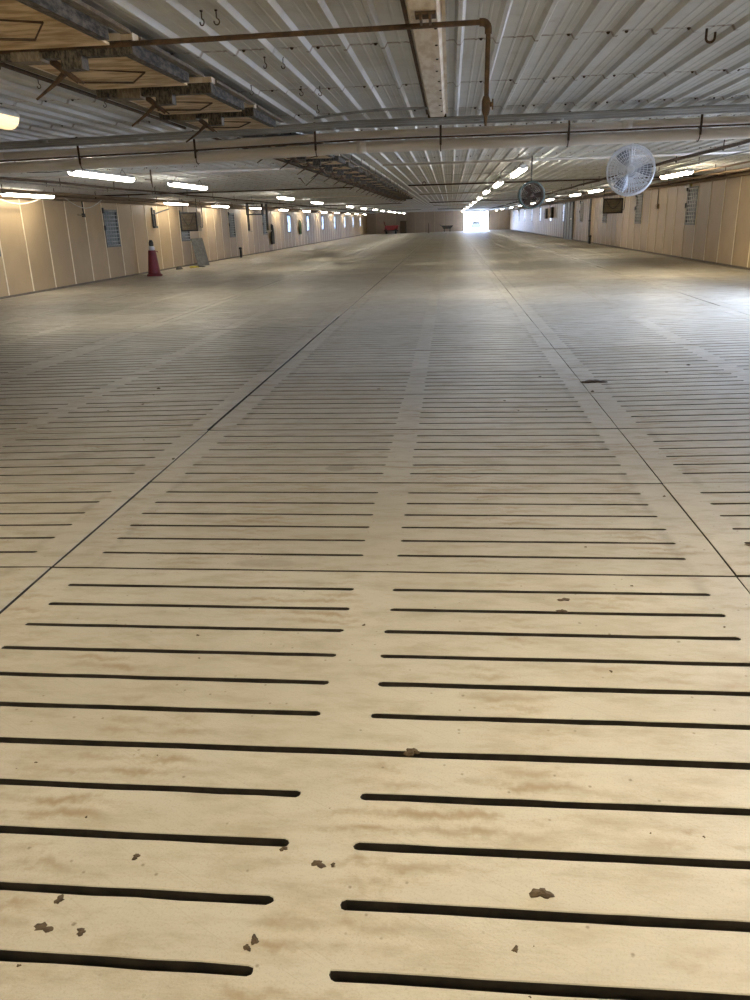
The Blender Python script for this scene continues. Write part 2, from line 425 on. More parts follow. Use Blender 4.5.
# ------------------------------------------------------------------ walls of boards with battens
PW = 1.22; WT = 2.5
def board(w_, z0, z1): return MB().box(-.02, 0, 0, w_, z0, z1).mesh('wall_board')
WIN_Z0, WIN_Z1 = .92, 2.05
def board_hole(w_, z0, z1, a, b, dz):
    m = MB(); m.box(-.02, 0, 0, a, z0, z1); m.box(-.02, 0, b, w_, z0, z1); m.box(-.02, 0, a, b, z0, WIN_Z0 + dz); m.box(-.02, 0, a, b, WIN_Z1 + dz, z1)
    return m.mesh('window_board')
def build_wall(name, X, side, y_line, wins, skip, zb):
    m = MB()                                     # footing below, top plate above, studs behind
    a, b = (X - .2, X - .025) if side < 0 else (X + .025, X + .2)
    m.box(a, b, YB - .2, YF + .2, -1.5 if side < 0 else -.6, zb - .02); m.box(a, b, YB - .2, YF + .2, 2.47, 2.66)
    wall = struct(obj(name, m, FOOT))
    bd = board(PW - .004, zb, WT); bh = board_hole(PW - .004, zb, WT, .06, PW - .064, 0 if side < 0 else .17)
    bt = MB().box(0, .012, -.022, .022, zb, WT - .05).mesh('batten')
    for me in (bd, bh): me.materials.append(TAN)
    bt.materials.append(BATTEN)
    k0 = math.floor((YB - y_line) / PW)
    rot = (0, 0, 0) if side < 0 else (0, 0, PI)
    for k in range(k0, int((YF - y_line) / PW) + 1):
        y = y_line + k * PW
        yo = y if side < 0 else y + PW
        if k not in skip:
            obj('window_board' if k in wins else 'wall_board', bh if k in wins else bd, None, wall, (X + random.uniform(-.003, .003), yo, 0), rot)
        if not (k in skip and k - 1 in skip):
            obj('batten', bt, None, wall, (X, y, 0), rot)
    return wall
LY, RY = 23.07, 24.49
lw = [6 * k for k in range(-3, 11)]
rw = [6 * k for k in range(-1, 11)]
build_wall('wall_left', XL, -1, LY, set(lw), set(), -.06)
build_wall('wall_right', XR, 1, RY, set(rw), {-15, -14, -13, -12, -11}, .05)
struct(obj('wall_back', MB().box(XL - .2, XR + .2, YB - .2, YB, -.3, 2.66), TAN))
# far wall
m = MB(); m.box(XL - .2, FD_X0, YF + .03, YF + .2, -.2, 2.66); m.box(FD_X1, XR + .2, YF + .03, YF + .2, -.2, 2.66); m.box(FD_X0, FD_X1, YF + .03, YF + .2, FD_H, 2.66)
wf = struct(obj('wall_far', m, FOOT))
def fb(x0, x1, z0): 
    obj('wall_board', MB().box(x0 + .002, x1 - .002, YF, YF + .03, z0, WT), FARTAN, wf)
    obj('batten', MB().box(x0 - .022, x0 + .022, YF - .012, YF, z0, WT - .05), BATTEN, wf)
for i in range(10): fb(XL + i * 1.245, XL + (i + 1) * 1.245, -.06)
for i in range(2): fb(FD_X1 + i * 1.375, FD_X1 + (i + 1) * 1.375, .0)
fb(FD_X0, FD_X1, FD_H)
def door_frame(name, mk):
    m = MB(); mk(m); return struct(obj(name, m, BWOOD))
door_frame('door_1', lambda m: (m.box(FD_X0 - .09, FD_X0, YF - .03, YF + .2, 0, FD_H + .09), m.box(FD_X1, FD_X1 + .09, YF - .03, YF + .2, 0, FD_H + .09), m.box(FD_X0, FD_X1, YF - .03, YF + .2, FD_H, FD_H + .09)))
door_frame('door_2', lambda m: (m.box(XR - .03, XR + .2, DOOR_Y0 - .09, DOOR_Y0, .05, 2.4), m.box(XR - .03, XR + .2, DOOR_Y1, DOOR_Y1 + .09, .05, 2.4), m.box(XR - .03, XR + .2, DOOR_Y0 - .09, DOOR_Y1 + .09, 2.3, 2.47)))
struct(obj('ground_outside', MB().box(-40, 60, YF + .2, YF + 90, -.25, -.06).box(XR + .2, 60, -40, YF + .2, -.25, .0), GRAVEL))
# low base trim along both walls
struct(obj('baseboard_left', MB().box(XL, XL + .03, YB, YF, -.055, .0), BWOOD))
struct(obj('baseboard_right', MB().box(XR - .03, XR, YB, YF, .052, .105), BWOOD))

def window(idx, X, side, yc, clear):
    hw, h = (PW - .124) / 2, WIN_Z1 - WIN_Z0
    f = MB()
    for (a, b, c, d) in ((-hw, hw, 0, .045), (-hw, hw, h - .045, h), (-hw, -hw + .045, .045, h - .045), (hw - .045, hw, .045, h - .045)):
        f.box(-.06, .018, a, b, c, d)
    o = struct(obj('window_%d' % idx, f, FRAME, None, (X, yc, WIN_Z0 + (0 if side < 0 else .17)), (0, 0, 0 if side < 0 else PI)))
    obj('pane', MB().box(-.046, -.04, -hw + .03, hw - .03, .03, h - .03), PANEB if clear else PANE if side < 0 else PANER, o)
    g = MB()
    for i in range(6):
        y = -hw + .06 + (2 * hw - .12) * i / 5; g.tube([(.006, y, .03), (.006, y, h - .03)], .011, 4)
    for i in range(10):
        z = .06 + (h - .12) * i / 9; g.tube([(.012, -hw + .03, z), (.012, hw - .03, z)], .012, 4)
    obj('wire_guard', g, WIRE if side < 0 else WIREW, o)
    hg = MB(); hg.box(.0, .05, -hw - .05, -hw + .03, h * .9, h * 1.04); hg.box(.0, .05, -hw - .05, -hw + .02, h * .45, h * .58)
    obj('latch', hg, DARK, o)
wi = 1
for k in lw:
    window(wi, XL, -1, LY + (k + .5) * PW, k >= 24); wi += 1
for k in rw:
    window(wi, XR, 1, RY + (k + .5) * PW, k >= 24); wi += 1

# ------------------------------------------------------------------ lamps
def lamp_parts(t, lens):
    L2 = 1.16
    h = MB(); h.prism([(-.062, .035), (-.075, .012), (-.075, 0), (.075, 0), (.075, .012), (.062, .035), (.03, .05), (-.03, .05)], -L2, L2); obj('housing', h, HOUS, t)
    n = 9; pl = [(-.07, 0)] + [(-.07 * math.cos(PI * i / n), -.065 * math.sin(PI * i / n)) for i in range(1, n)] + [(.07, 0)]
    l = MB(); l.prism(pl, -L2 + .005, L2 - .005); obj('lens', l, lens, t)
    for s in (-1, 1):
        e = MB(); e.prism([(-.062, .034), (-.066, .0), (-.03, -.022), (.03, -.022), (.066, .0), (.062, .034), (.03, .052), (-.03, .052)], s * L2 - .012, s * L2 + .008); obj('end_cap', e, HOUS, t)
        k = MB(); k.tube([(-.06, s * .8, .03), (0, s * .8, .135)], .004, 5); k.tube([(.06, s * .8, .03), (0, s * .8, .135)], .004, 5); obj('hanger', k, DRUST, t)
rows = [
 ('row along the left wall', -8.42, [17.75, 28.6, 34.7, 41.3, 49.0, 57.0, 65.0, 73.0, 81.0, 89.0, 97.0]),
 ('row between left wall and inlets', -3.84, [11.55, 15.9, 26.5, 33.7, 45.5, 53.0, 60.5, 68.0, 75.5, 83.0, 90.5, 98.0]),
 ('row leading towards the bright far doorway', 3.09, [14.8, 20.6, 27.0, 34.5, 43.0, 52.0, 62.0, 72.0, 83.0, 94.0]),
 ('row near the right wall beyond the fan', 7.05, [29.0, 34.2, 43.0, 52.0, 62.0, 72.0, 83.0, 94.0]),
]
proto = None
for rn, x, ys in rows:
    for i, y in enumerate(ys):
        lab = 'white strip lamp, %s from the camera, %s' % (ORD[i], rn)
        if proto is None:
            proto = thing('strip_lamp', lab, 'lamp', (x, y, 2.315), group='ceiling strip lamps'); lamp_parts(proto, LENS)
        else: dup(proto, (x + random.uniform(-.06, .06), y, 2.315 + random.uniform(-.01, .01)), lab)
nl = None
for x, y, lab in ((3.09, .15, 'warm strip lamp overhead just right of the camera'), (3.09, -3.6, 'warm strip lamp behind the camera on the right'), (-1.78, -.1, 'warm strip lamp overhead left of the camera'), (-1.78, -3.6, 'warm strip lamp behind the camera on the left'), (7.05, 18.4, 'bright strip lamp just right of the white cage fan')):
    if nl is None: nl = thing('strip_lamp', lab, 'lamp', (x, y, 2.315), group='ceiling strip lamps'); lamp_parts(nl, LENSN)
    else: dup(nl, (x, y, 2.315), lab)
yl = thing('strip_lamp', 'yellowed strip lamp cut off by the left edge, left of the plywood inlets', 'lamp', (-1.76, 3.68, 2.335), group='ceiling strip lamps'); lamp_parts(yl, LENSY); yl.scale = (1.35, 1, 1.35)

# ------------------------------------------------------------------ pipes across the barn
def droop(x): return -.075 * max(0, min(1, (1 - x) / 4.1))
def pz(x, z): return z + droop(x)
def xpipe(name, label, mtl, y, z, r, couplings=(), x0=XL + .02, x1=XR - .02, sl=.008):
    t = thing(name, label, 'pipe', ((x0 + x1) / 2, y, z))
    xc = (x0 + x1) / 2
    pts = [(x - xc, random.uniform(-.004, .004), droop(x) + .004 * math.sin(x * 1.7)) for x in [x0 + (x1 - x0) * i / 28 for i in range(29)]]
    obj('pipe_run', MB().tube(pts, r, 14), mtl, t)
    for cx in couplings:
        z_ = droop(cx) + .004 * math.sin(cx * 1.7)
        obj('coupling', MB().tube([(cx - xc - .05, 0, z_ - .0004), (cx - xc + .05, 0, z_ + .0004)], r * 1.13, 14), mtl, t)
    return t
BP = xpipe('water_pipe', 'thick cream plastic pipe hanging low across the whole ceiling', PVC, 7.0, 2.195, .055, (-5.2, .9, 5.1))
UP = xpipe('water_pipe', 'thinner cream pipe just above the thick hanging cross pipe', PVC, 7.05, 2.32, .038, (-3.1, 3.6))
xpipe('rod', 'thin rusty rod between the two cream cross pipes', RUST, 6.985, 2.267, .009)['category'] = 'rod'
for i, (y, z, r) in enumerate(((6.69, 2.405, .017), (6.75, 2.40, .021), (6.82, 2.395, .017), (6.90, 2.388, .021))):
    xpipe('conduit', 'grey electrical conduit running across the ceiling, %s of four from the camera' % ORD[i], COND, y, z, r, (-6 + i, -2.4 + i, 1.7 + i * .4, 5.1 + i * .5), sl=.001)['group'] = 'cross conduits'
hp = None
for i, hx in enumerate((-6.0, -4.7, -3.45, -2.15, -.87, .42, 1.72, 3.01, 4.30, 5.6, 6.9)):
    lab = 'rusty pipe hanger strap on the cream cross pipes, %s from the left wall' % ORD[i]
    z = pz(hx, 2.195) + .004 * math.sin(hx * 1.7)
    if hp is None:
        hp = thing('pipe_hanger', lab, 'hanger', (hx, 7.0, z), group='pipe hangers')
        c = MB(); c.tube([(0, .0625 * math.cos(a), .0625 * math.sin(a)) for a in [2 * PI * i_ / 16 for i_ in range(16)]], .006, 5, closed=True); obj('clamp', c, DRUST, hp)
        c = MB(); c.box(-.011, .011, -.072, -.067, -.01, .26); obj('strap', c, DRUST, hp)
    else: dup(hp, (hx, 7.0, z), lab)

# flexible conduit bowing over the ceiling
pts = []
for i in range(25):
    a = i / 24; x = .50 + a * 1.12; y = 6.45 - .50 * math.sin(min(1, a * 1.45) * PI / 2) + max(0, a - .7) * .35
    pts.append((x, y, 2.428 - .012 * math.sin(a * PI)))
tag(obj('bent_conduit', MB().tube(pts, .012, 8), COND), 'grey conduit bowing in an arc under the ceiling beside the cream flashing', 'conduit')

# rusty pipe with a drop
t = thing('rusty_pipe', 'rusty iron pipe across the near ceiling with an elbow and drop ending in a valve', 'pipe', (2.01, 2.62, 2.375))
obj('pipe_run', MB().tube([(-3.4, .01, -.012), (-2.6, .0, -.006), (-1.5, 0, .0), (-.035, 0, .012)], .013, 10), RUST, t)
arc = [(-.045, 0, .012)] + [(-.03 + .03 * math.sin(a), 0, -.018 + .03 * math.cos(a)) for a in [PI / 2 * i / 6 for i in range(7)]] + [(0, 0, -.04)]
obj('elbow', MB().tube(arc, .0185, 10), RUST, t)
obj('drop_pipe', MB().tube([(0, 0, -.03), (-.004, 0, -.345)], .013, 10), RUST, t)
v = obj('valve', MB().lathe([(.014, -.41), (.018, -.40), (.022, -.385), (.022, -.345), (.018, -.33), (.014, -.32)], 10, (-.005, 0, 0)), RUST, t)
obj('valve_handle', MB().tube([(.01, 0, -.36), (.03, 0, -.36)], .012, 8).box(.026, .032, -.006, .006, -.385, -.335), RUST, v)
obj('nozzle', MB().tube([(-.005, 0, -.405), (-.006, 0, -.46)], [.012, .006], 8), RUST, t)

# cream flashing board with rusty flanges
t = thing('ceiling_flashing', 'long cream boxed flashing with rusty edges under the near ceiling', 'flashing', (1.69, 1.6, 2.408))
f = MB(); f.prism([(-.085, .035), (-.065, .0), (.065, .0), (.085, .035)], 0, 5.0); obj('trough', f, CREAM, t)
obj('flange', MB().box(-.105, -.085, 0, 5.0, .026, .032), RUST, t)
obj('flange', MB().box(.085, .105, 0, 5.0, .026, .032), CREAM, t)
obj('end_plate', MB().box(-.09, .09, 4.98, 5.0, -.004, .035), RUST, t)
for i in range(9): obj('screw', MB().lathe([(.006, -.006), (.009, -.003), (.009, 0)], 6, (.045 + random.uniform(-.01, .01), 1.2 + i * .42, 0)), DRUST, t)
t2 = thing('iron_bracket', 'rusty bracket bolted under the cream flashing at the top edge', 'bracket', (1.70, 2.47, 2.398))
obj('plate', MB().box(-.05, .05, -.05, .05, -.006, .008), RUST, t2)
for s in (-1, 1): obj('strap', MB().box(s * .022 - .006, s * .022 + .006, -.06, .07, -.03, -.006), RUST, t2)

# ------------------------------------------------------------------ plywood inlets
IY0, IDY = 2.70, 1.32
def inlet(t):
    # local frame: centre x 0 at X=-.2, y 0 at its near cross beam, z 0 at the sheets
    pl = obj('plywood_baffle', MB().box(-.40, .27, .07, 1.17, -.052, -.04, Matrix.Rotation(-.022, 4, 'X')), PLY, t)
    obj('cross_beam', MB().box(-.46, .36, -.03, .03, -.105, -.04), DWOOD, t)
    obj('top_rail', MB().box(-.44, .37, -.036, .05, -.04, -.006), CREAM, t)
    obj('side_rail', MB().box(.275, .33, .05, 1.02, -.095, -.022, Matrix.Rotation(.01, 4, 'X')), DWOOD, t)
    obj('side_board', MB().box(.335, .385, .05, 1.18, -.03, -.012), BWOOD, t)
    obj('left_board', MB().box(-.455, -.40, .05, 1.18, -.05, -.01), CREAM, t)
    obj('hinge_block', MB().box(-.30, -.14, -.06, .05, -.12, -.041), BWOOD, t)
    obj('pulley_block', MB().box(-.03, .085, -.055, .03, -.165, -.075), DWOOD, t)
    w_ = obj('wire_bail', MB().tube([(-.15, .55, -.062), (.16, .68, -.072), (-.02, .95, -.082), (-.34, .85, -.082)], .006, 6), RUST, t)
    lk = obj('linkage', MB().tube([(-.24, .12, -.03), (-.12, .18, -.13), (-.06, .2, -.19)], [.022, .02, .008], 7), RUST, t)
    obj('link_arm', MB().tube([(-.32, .2, -.265), (-.19, .2, -.185), (-.11, .2, -.12)], [.006, .012, .02], 7).tube([(-.115, .2, -.13), (-.03, .2, -.195)], .007, 6), RUST, lk)
ip = None
for k in range(-1, 25):
    if k == 3: continue
    lab = 'plywood ceiling inlet with black weathered frame, %s from the camera' % ORD[k + 1 - (k > 3)]
    y = IY0 + IDY * k
    if ip is None: ip = thing('ceiling_inlet', lab, 'inlet', (-.2, y, 2.435), group='ceiling inlets'); inlet(ip)
    else: dup(ip, (-.2 + random.uniform(-.02, .02), y + random.uniform(-.04, .04), 2.435), lab)
t = thing('rusty_rail', 'thin rusty rail along the left side of the plywood inlets', 'rail', (-.84, 0, 2.405))
obj('rail_run', MB().tube([(.01, -3, 0), (0, 3, 0), (-.01, 6.6, 0)], .014, 8), RUST, t); obj('rail_run', MB().tube([(-.01, 7.3, 0), (0, 12, .005), (.0, 34, .005)], .014, 8), RUST, t)
t = thing('inlet_side_board', 'long brown board along the left side of the plywood inlets', 'board', (-.70, 0, 2.385))
obj('plank', MB().box(-.04, .04, -2, 6.6, 0, .055), BWOOD, t); obj('plank', MB().box(-.04, .04, 7.3, 33, 0, .055), BWOOD, t)
# hooks
def hook_mesh():
    pts = [(0, 0, 0), (0, 0, -.03)] + [(.014 * math.sin(a), 0, -.045 + .014 * math.cos(a) - .004) for a in [PI * .1 + PI * 1.5 * i / 9 for i in range(10)]]
    return MB().tube(pts, .0032, 6).lathe([(.008, -.002), (.008, .003)], 6).mesh('ceiling_hook')
HM = hook_mesh(); HM.materials.append(DRUST)
hooks = [(.59, 2.47, 'left one beside the rusty cross pipe'), (.665, 2.47, 'right one beside the rusty cross pipe'), (.64, 3.66, 'left one of the middle pair'), (.75, 3.70, 'right one of the middle pair'),
         (.66, 4.85, 'left one near the bent conduit'), (.80, 4.9, 'right one near the bent conduit'), (.30, 4.7, 'beside the third plywood inlet'), (.62, 5.9, 'just before the grey cross conduits'), (-1.05, 4.0, 'left of the rusty rail, nearest the lamp'), (-1.0, 5.0, 'left of the rusty rail, farther one'), (-.95, 3.3, 'left of the rusty rail near the left edge')]
for x, y, s in hooks:
    o = obj('ceiling_hook', HM, None, None, (x, y, CZ - .004), (0, 0, random.uniform(-.5, .5))); tag(o, 'small dark iron hook in the ceiling, ' + s, 'hook', 'ceiling hooks')
pts = [(0, 0, 0), (0, 0, -.05)] + [(.025 - .025 * math.cos(a), 0, -.05 - .022 * math.sin(a)) for a in [PI * i / 8 for i in range(1, 8)]] + [(.05, 0, -.05), (.05, 0, -.02)]
tag(obj('iron_hook', MB().tube(pts, .0075, 8), RUST, None, (3.31, 3.48, CZ - .002)), 'rusty U shaped hook under the white ceiling at the upper right', 'hook')
LM = MB().tube([(0, 0, 0), (0, 0, -.10), (-.10, 0, -.115), (-.105, 0, -.09)], .006, 6).mesh('bent_rod'); LM.materials.append(DRUST)
for i in range(15):
    o = obj('bent_rod', LM, None, None, (.33, 8.2 + 1.36 * i, CZ - .006)); tag(o, 'bent rod hanging right of the far inlets, %s beyond the cross pipes' % ORD[i], 'rod', 'bent rods')
tag(obj('crank_rod', MB().tube([(-.70, 12, 2.17), (-.67, 12, 2.175), (-.58, 12, 2.06), (-.24, 12.0, 2.33), (-.20, 12, 2.45)], .009, 7), DRUST), 'dark V bent crank rod hanging left of the far inlets below the cross pipe', 'rod')
ring = MB(); ring.tube([(.05 * math.cos(a), 0, -.07 + .05 * math.sin(a)) for a in [2 * PI * i / 14 for i in range(14)]], .008, 6, closed=True); ring.tube([(0, 0, -.02), (0, 0, .0)], .008, 6)
tag(obj('iron_ring', ring, DRUST, None, (1.1, 21.2, CZ - .004)), 'dark iron ring hanging from the ceiling above the middle of the barn', 'ring')

# ------------------------------------------------------------------ lines along the barn
def ypipe(name, label, mtl, x, z, r, cat='pipe', y0=7.3, y1=YF - .1, sag=.008, n=60, hang=None):
    t = thing(name, label, cat, (x, y0, z))
    pts = [(random.uniform(-.012, .012), (y1 - y0) * i / n, sag * math.sin(i * 1.9)) for i in range(n + 1)]
    obj('run', MB().tube(pts, r, 8), mtl, t)
    if hang:
        hm = MB().box(-.008, .008, -.003, .003, 0, CZ - z - .01).tube([(0, -.004, -r - .006), (0, .004, -r - .006)], r * .6, 6).mesh('hanger'); hm.materials.append(DRUST)
        for i in range(int((min(y1, 60) - y0) / hang)): obj('hanger', hm, None, t, (0, hang * (i + .5), 0))
    return t
ypipe('side_rail', 'brown wooden rail along the top of the right wall', BROWNP, 9.12, 2.34, .055, 'rail', sag=.004)
ypipe('feed_pipe', 'brown pipe under the ceiling in front of the right wall', BROWNP, 8.35, 2.34, .030, hang=2.6)
ypipe('feed_pipe', 'dark rusty pipe under the ceiling between fan and right lamp row', DRUST, 5.85, 2.36, .028, hang=2.6)
ypipe('conduit', 'grey conduit beside the right lamp row', COND, 6.6, 2.37, .016, 'conduit', hang=3.1)
ypipe('conduit', 'thin brown conduit between right lamp row and right wall', BROWNP, 7.7, 2.375, .018, 'conduit', hang=2.3)
ypipe('feed_pipe', 'brown pipe under the ceiling in front of the left wall', BROWNP, -7.95, 2.33, .032, hang=2.4)
ypipe('feed_pipe', 'dark pipe under the ceiling left of the middle lamp row', DRUST, -5.7, 2.33, .022, hang=2.6)
ypipe('conduit', 'grey conduit between left wall row and middle lamp row', COND, -6.6, 2.37, .016, 'conduit', hang=3.1)
ypipe('side_rail', 'brown wooden rail along the top of the left wall', BROWNP, -8.78, 2.30, .06, 'rail', sag=.004)
for i, y in enumerate((13.4, 22.5, 31.0, 46.7, 57.5, 78.0)):
    for (xa, xb, sd) in ((XL + .1, -1.0, 'left'), (.6, XR - .1, 'right')):
        t = thing('cross_line', 'pipe pair crossing under the %s half of the ceiling, %s beyond the near cross pipes' % (sd, ORD[i]), 'pipe', (xa, y, 2.42), group='far cross pipes')
        obj('pipe_run', MB().tube([(0, 0, 0), ((xb - xa) / 2, .02, -.004), (xb - xa, 0, 0)], .020, 8), (PVC, DRUST)[i % 2], t)
        obj('pipe_run', MB().tube([(0, .1, .004), (xb - xa, .1, .004)], .014, 8), COND, t)
# cables
tag(obj('hose', MB().tube([(-8.70, 16.4 + 2.6 * i / 20, 2.30 - .19 * math.sin(PI * i / 20)) for i in range(21)], .016, 7), WHOSE), 'pale hose sagging under the first lamp at the left edge', 'hose')
tag(obj('cable', MB().tube([(-8.70, 20.2 + 2.4 * i / 20, 2.30 - .24 * math.sin(PI * i / 20)) for i in range(21)], .013, 7), WHOSE), 'pale cable loop sagging on the left wall before the first window', 'cable')
tag(obj('cable', MB().tube([(3.0 + .93 * i / 16, 7.06 + 1.4 * i / 16, 2.27 + .0 * i - .06 * math.sin(PI * i / 16)) for i in range(17)], .005, 6), CABLE), 'thin black cable sagging from the cross pipe to the white fan', 'cable')
tag(obj('lamp_cord', MB().tube([(-4.3, 9.6, 2.47), (-4.3, 9.6, 2.32), (-4.2, 9.7, 2.26), (-4.0, 9.95, 2.27), (-3.86, 10.25, 2.30), (-3.84, 10.40, 2.32)], .007, 6), CABLE), 'dark cord running to the bright lamp below the cross pipe', 'cord')

t = thing('pull_rod', 'dark iron rod hanging beside the far end of the nearest bright left lamp', 'rod', (-3.55, 12.9, 2.45))
obj('shaft', MB().tube([(0, 0, 0), (0, 0, -.18), (.01, 0, -.30)], [.012, .018, .006], 7), DRUST, t); obj('arm', MB().tube([(0, 0, -.17), (-.12, 0, -.16)], .009, 6), DRUST, t)

# ------------------------------------------------------------------ white basket fan
def fan(name, label, loc, rot, R, mtl_g, mtl_b, nsp, housing=None, hang=0.2):
    t = thing(name, label, 'fan', loc, rot)
    def circ(r, y, k=40): return [(r * math.cos(2*PI*i/k), y, r * math.sin(2*PI*i/k)) for i in range(k)]
    for y, nm, bul in ((-.07, 'front_guard', -.03), (.10, 'rear_guard', .02)):
        g = MB()
        for j, f in enumerate((.25, .4, .55, .7, .85)): g.tube(circ(R * f, y + bul * (1 - f * f)), .0028, 4, closed=True)
        for i in range(nsp):
            a = 2 * PI * i / nsp; c, s = math.cos(a), math.sin(a)
            g.tube([(R * .16 * c, y + bul, R * .16 * s), (R * .7 * c, y + bul * .5, R * .7 * s), (R * .985 * c, y, R * .985 * s)], .0028, 4, caps=False)
        obj(nm, g, mtl_g, t)
    rim = MB(); rim.tube(circ(R, -.07), .009, 6, closed=True); rim.tube(circ(R, .10), .009, 6, closed=True)
    rim.tube(circ(R * 1.005, .015), .007, 6, closed=True)
    for i in range(12):
        a = 2*PI*i/12; rim.tube([(R*math.cos(a), -.07, R*math.sin(a)), (R*math.cos(a), .10, R*math.sin(a))], .004, 4)
    obj('rim', rim, mtl_g, t)
    def disc(r, y0, y1, k=20):
        m = MB(); m.lathe([(r*.7, 0), (r, (y1-y0)*.2), (r, y1-y0)], k); m.v = [(x, y0 + z, yy) for x, yy, z in m.v]; return m
    obj('badge', disc(R * .17, -.112, -.098), mtl_g, t)
    obj('hub', disc(R * .16, -.03, .04), DARK, t); obj('motor', disc(R * .26, .10, .26), mtl_b, t)
    for b in range(3):
        m = MB(); vs = []; nseg = 7
        for i in range(nseg):
            f = i / (nseg - 1); r = R * (.14 + .78 * f); wd = .25 + .55 * f * (1.25 - f)
            for q in (-1, 1):
                a = 2*PI*b/3 + q * wd * .75; vs.append((r*math.cos(a), q * (.035 - .015*f), r*math.sin(a)))
        vs2 = [(x, y + .003, z) for x, y, z in vs]; n = len(vs)
        fs = [(2*i, 2*i+1, 2*i+3, 2*i+2) for i in range(nseg-1)] + [(n+2*i, n+2*i+2, n+2*i+3, n+2*i+1) for i in range(nseg-1)]
        fs += [(2*i, 2*i+2, n+2*i+2, n+2*i) for i in range(nseg-1)] + [(2*i+1, n+2*i+1, n+2*i+3, 2*i+3) for i in range(nseg-1)]
        m.add(vs + vs2, fs, True); obj('blade', m, mtl_b, t)
    y_ = MB(); y_.tube([(0, .16, 0), (0, .16, R * .6), (0, .06, R * 1.02), (0, .03, R + hang)], .011, 8); y_.tube([(0, .10, -R), (0, .13, 0), (0, .10, R)], .009, 6)
    obj('hanging_bracket', y_, WHITEP if housing is None else DARK, t)
    if housing is not None:
        h = MB(); k = 40; ro, ri = R * 1.16, R * 1.02; prof_ = ((ri, -.075), (ro, -.085), (ro, .115), (ri, .105)); vs = []
        for (q, y) in prof_: vs += circ(q, y, k)
        h.add(vs, [(a * k + i, a * k + (i + 1) % k, ((a + 1) % 4) * k + (i + 1) % k, ((a + 1) % 4) * k + i) for a in range(4) for i in range(k)], True)
        obj('housing', h, housing, t)
    return t
fan('basket_fan', 'round white wire cage fan hanging below the cream cross pipe', (3.97, 8.5, 1.955), (-.10, 0, -.20), .272, WHITEP, FANB, 44, None, .222)
fan('drum_fan', 'teal drum framed fan with rusty blades hanging near the middle lamp row', (3.23, 13.0, 1.824), (0, 0, .06), .195, DRUST, RUST, 40, TEAL, .445)

# ------------------------------------------------------------------ heaters hung beside the walls
def heater(label, loc, rot, w_, h_):
    t = thing('unit_heater', label, 'heater', loc, rot)
    d = .5
    obj('cabinet', MB().box(-w_/2, w_/2, .03, d, 0, h_), HTAN, t)
    obj('face_frame', MB().box(-w_/2, -w_/2+.05, 0, .03, 0, h_).box(w_/2-.05, w_/2, 0, .03, 0, h_).box(-w_/2+.05, w_/2-.05, 0, .03, 0, .05).box(-w_/2+.05, w_/2-.05, 0, .03, h_-.05, h_), DARK, t)
    for i in range(5): obj('louvre', MB().box(-w_/2+.06, w_/2-.06, -.012, .0, -.03, .03, Matrix.Translation((0, .03, .12 + (h_-.24) * i / 4)) @ Matrix.Rotation(.7, 4, 'X')), HTAN, t)
    for s in (-1, 1): obj('hanger_rod', MB().tube([(s * (w_/2-.06), .25, h_), (s * (w_/2-.06), .25, 2.45 - loc[2])], .012, 6), DARK, t)
    obj('gas_line', MB().tube([(w_/2, .3, .15), (w_/2 + .1, .3, .12), (w_/2 + .12, .3, .3), (w_/2 + .12, .3, h_ + .2)], .014, 6), DARK, t)
    obj('cable_loop', MB().tube([(-w_*.38 + w_*.76*i/14, -.04, h_*.95 - h_*.62*math.sin(PI*i/14)) for i in range(15)], .012, 6), CABLE, t)
    return t
heater('tan box heater hanging in front of the left wall behind the red cone', (-7.8, 28.0, 1.31), (0, 0, 0), .64, .66)
heater('tan box heater hanging in front of the right wall below the white fan', (8.43, 33.0, 1.51), (0, 0, 0), .80, .58)
# dark hanging equipment over the left side
t = thing('hanging_fan', 'dark dusty fan frame hanging from the ceiling on the far left', 'fan', (-7.2, 36.0, 1.95))
fr = MB()
for (a, b, c, d) in ((-.38, .38, -.05, .0), (-.38, .38, .43, .48), (-.38, -.33, 0, .43), (.33, .38, 0, .43)): fr.box(a, b, -.1, .15, c, d)
obj('frame', fr, DARK, t)
g = MB()
for f in (.08, .14, .2): g.tube([(f*math.cos(2*PI*i/20), -.1, .215 + f*math.sin(2*PI*i/20)) for i in range(20)], .006, 5, closed=True)
for i in range(8): g.tube([(0, -.1, .215), (.21*math.cos(PI*i/4), -.1, .215 + .21*math.sin(PI*i/4))], .006, 5)
obj('guard', g, DARK, t)
for s in (-1, 1): obj('hanger', MB().tube([(s*.3, 0, .48), (s*.3, 0, .505)], .012, 6), DARK, t)
for i, (x, y) in enumerate(((-7.62, 36.4), (-6.73, 36.4))):
    t = thing('feed_drop', ('left' if i == 0 else 'right') + ' of two dark L shaped feed drops hanging beside the dusty fan', 'feeder', (x, y, 1.2))
    obj('upright', MB().box(-.05, .05, -.02, .02, .0, 1.245), DARK, t); obj('foot', MB().box(-.05, .17, -.05, .05, -.03, .02), WHOSE, t)

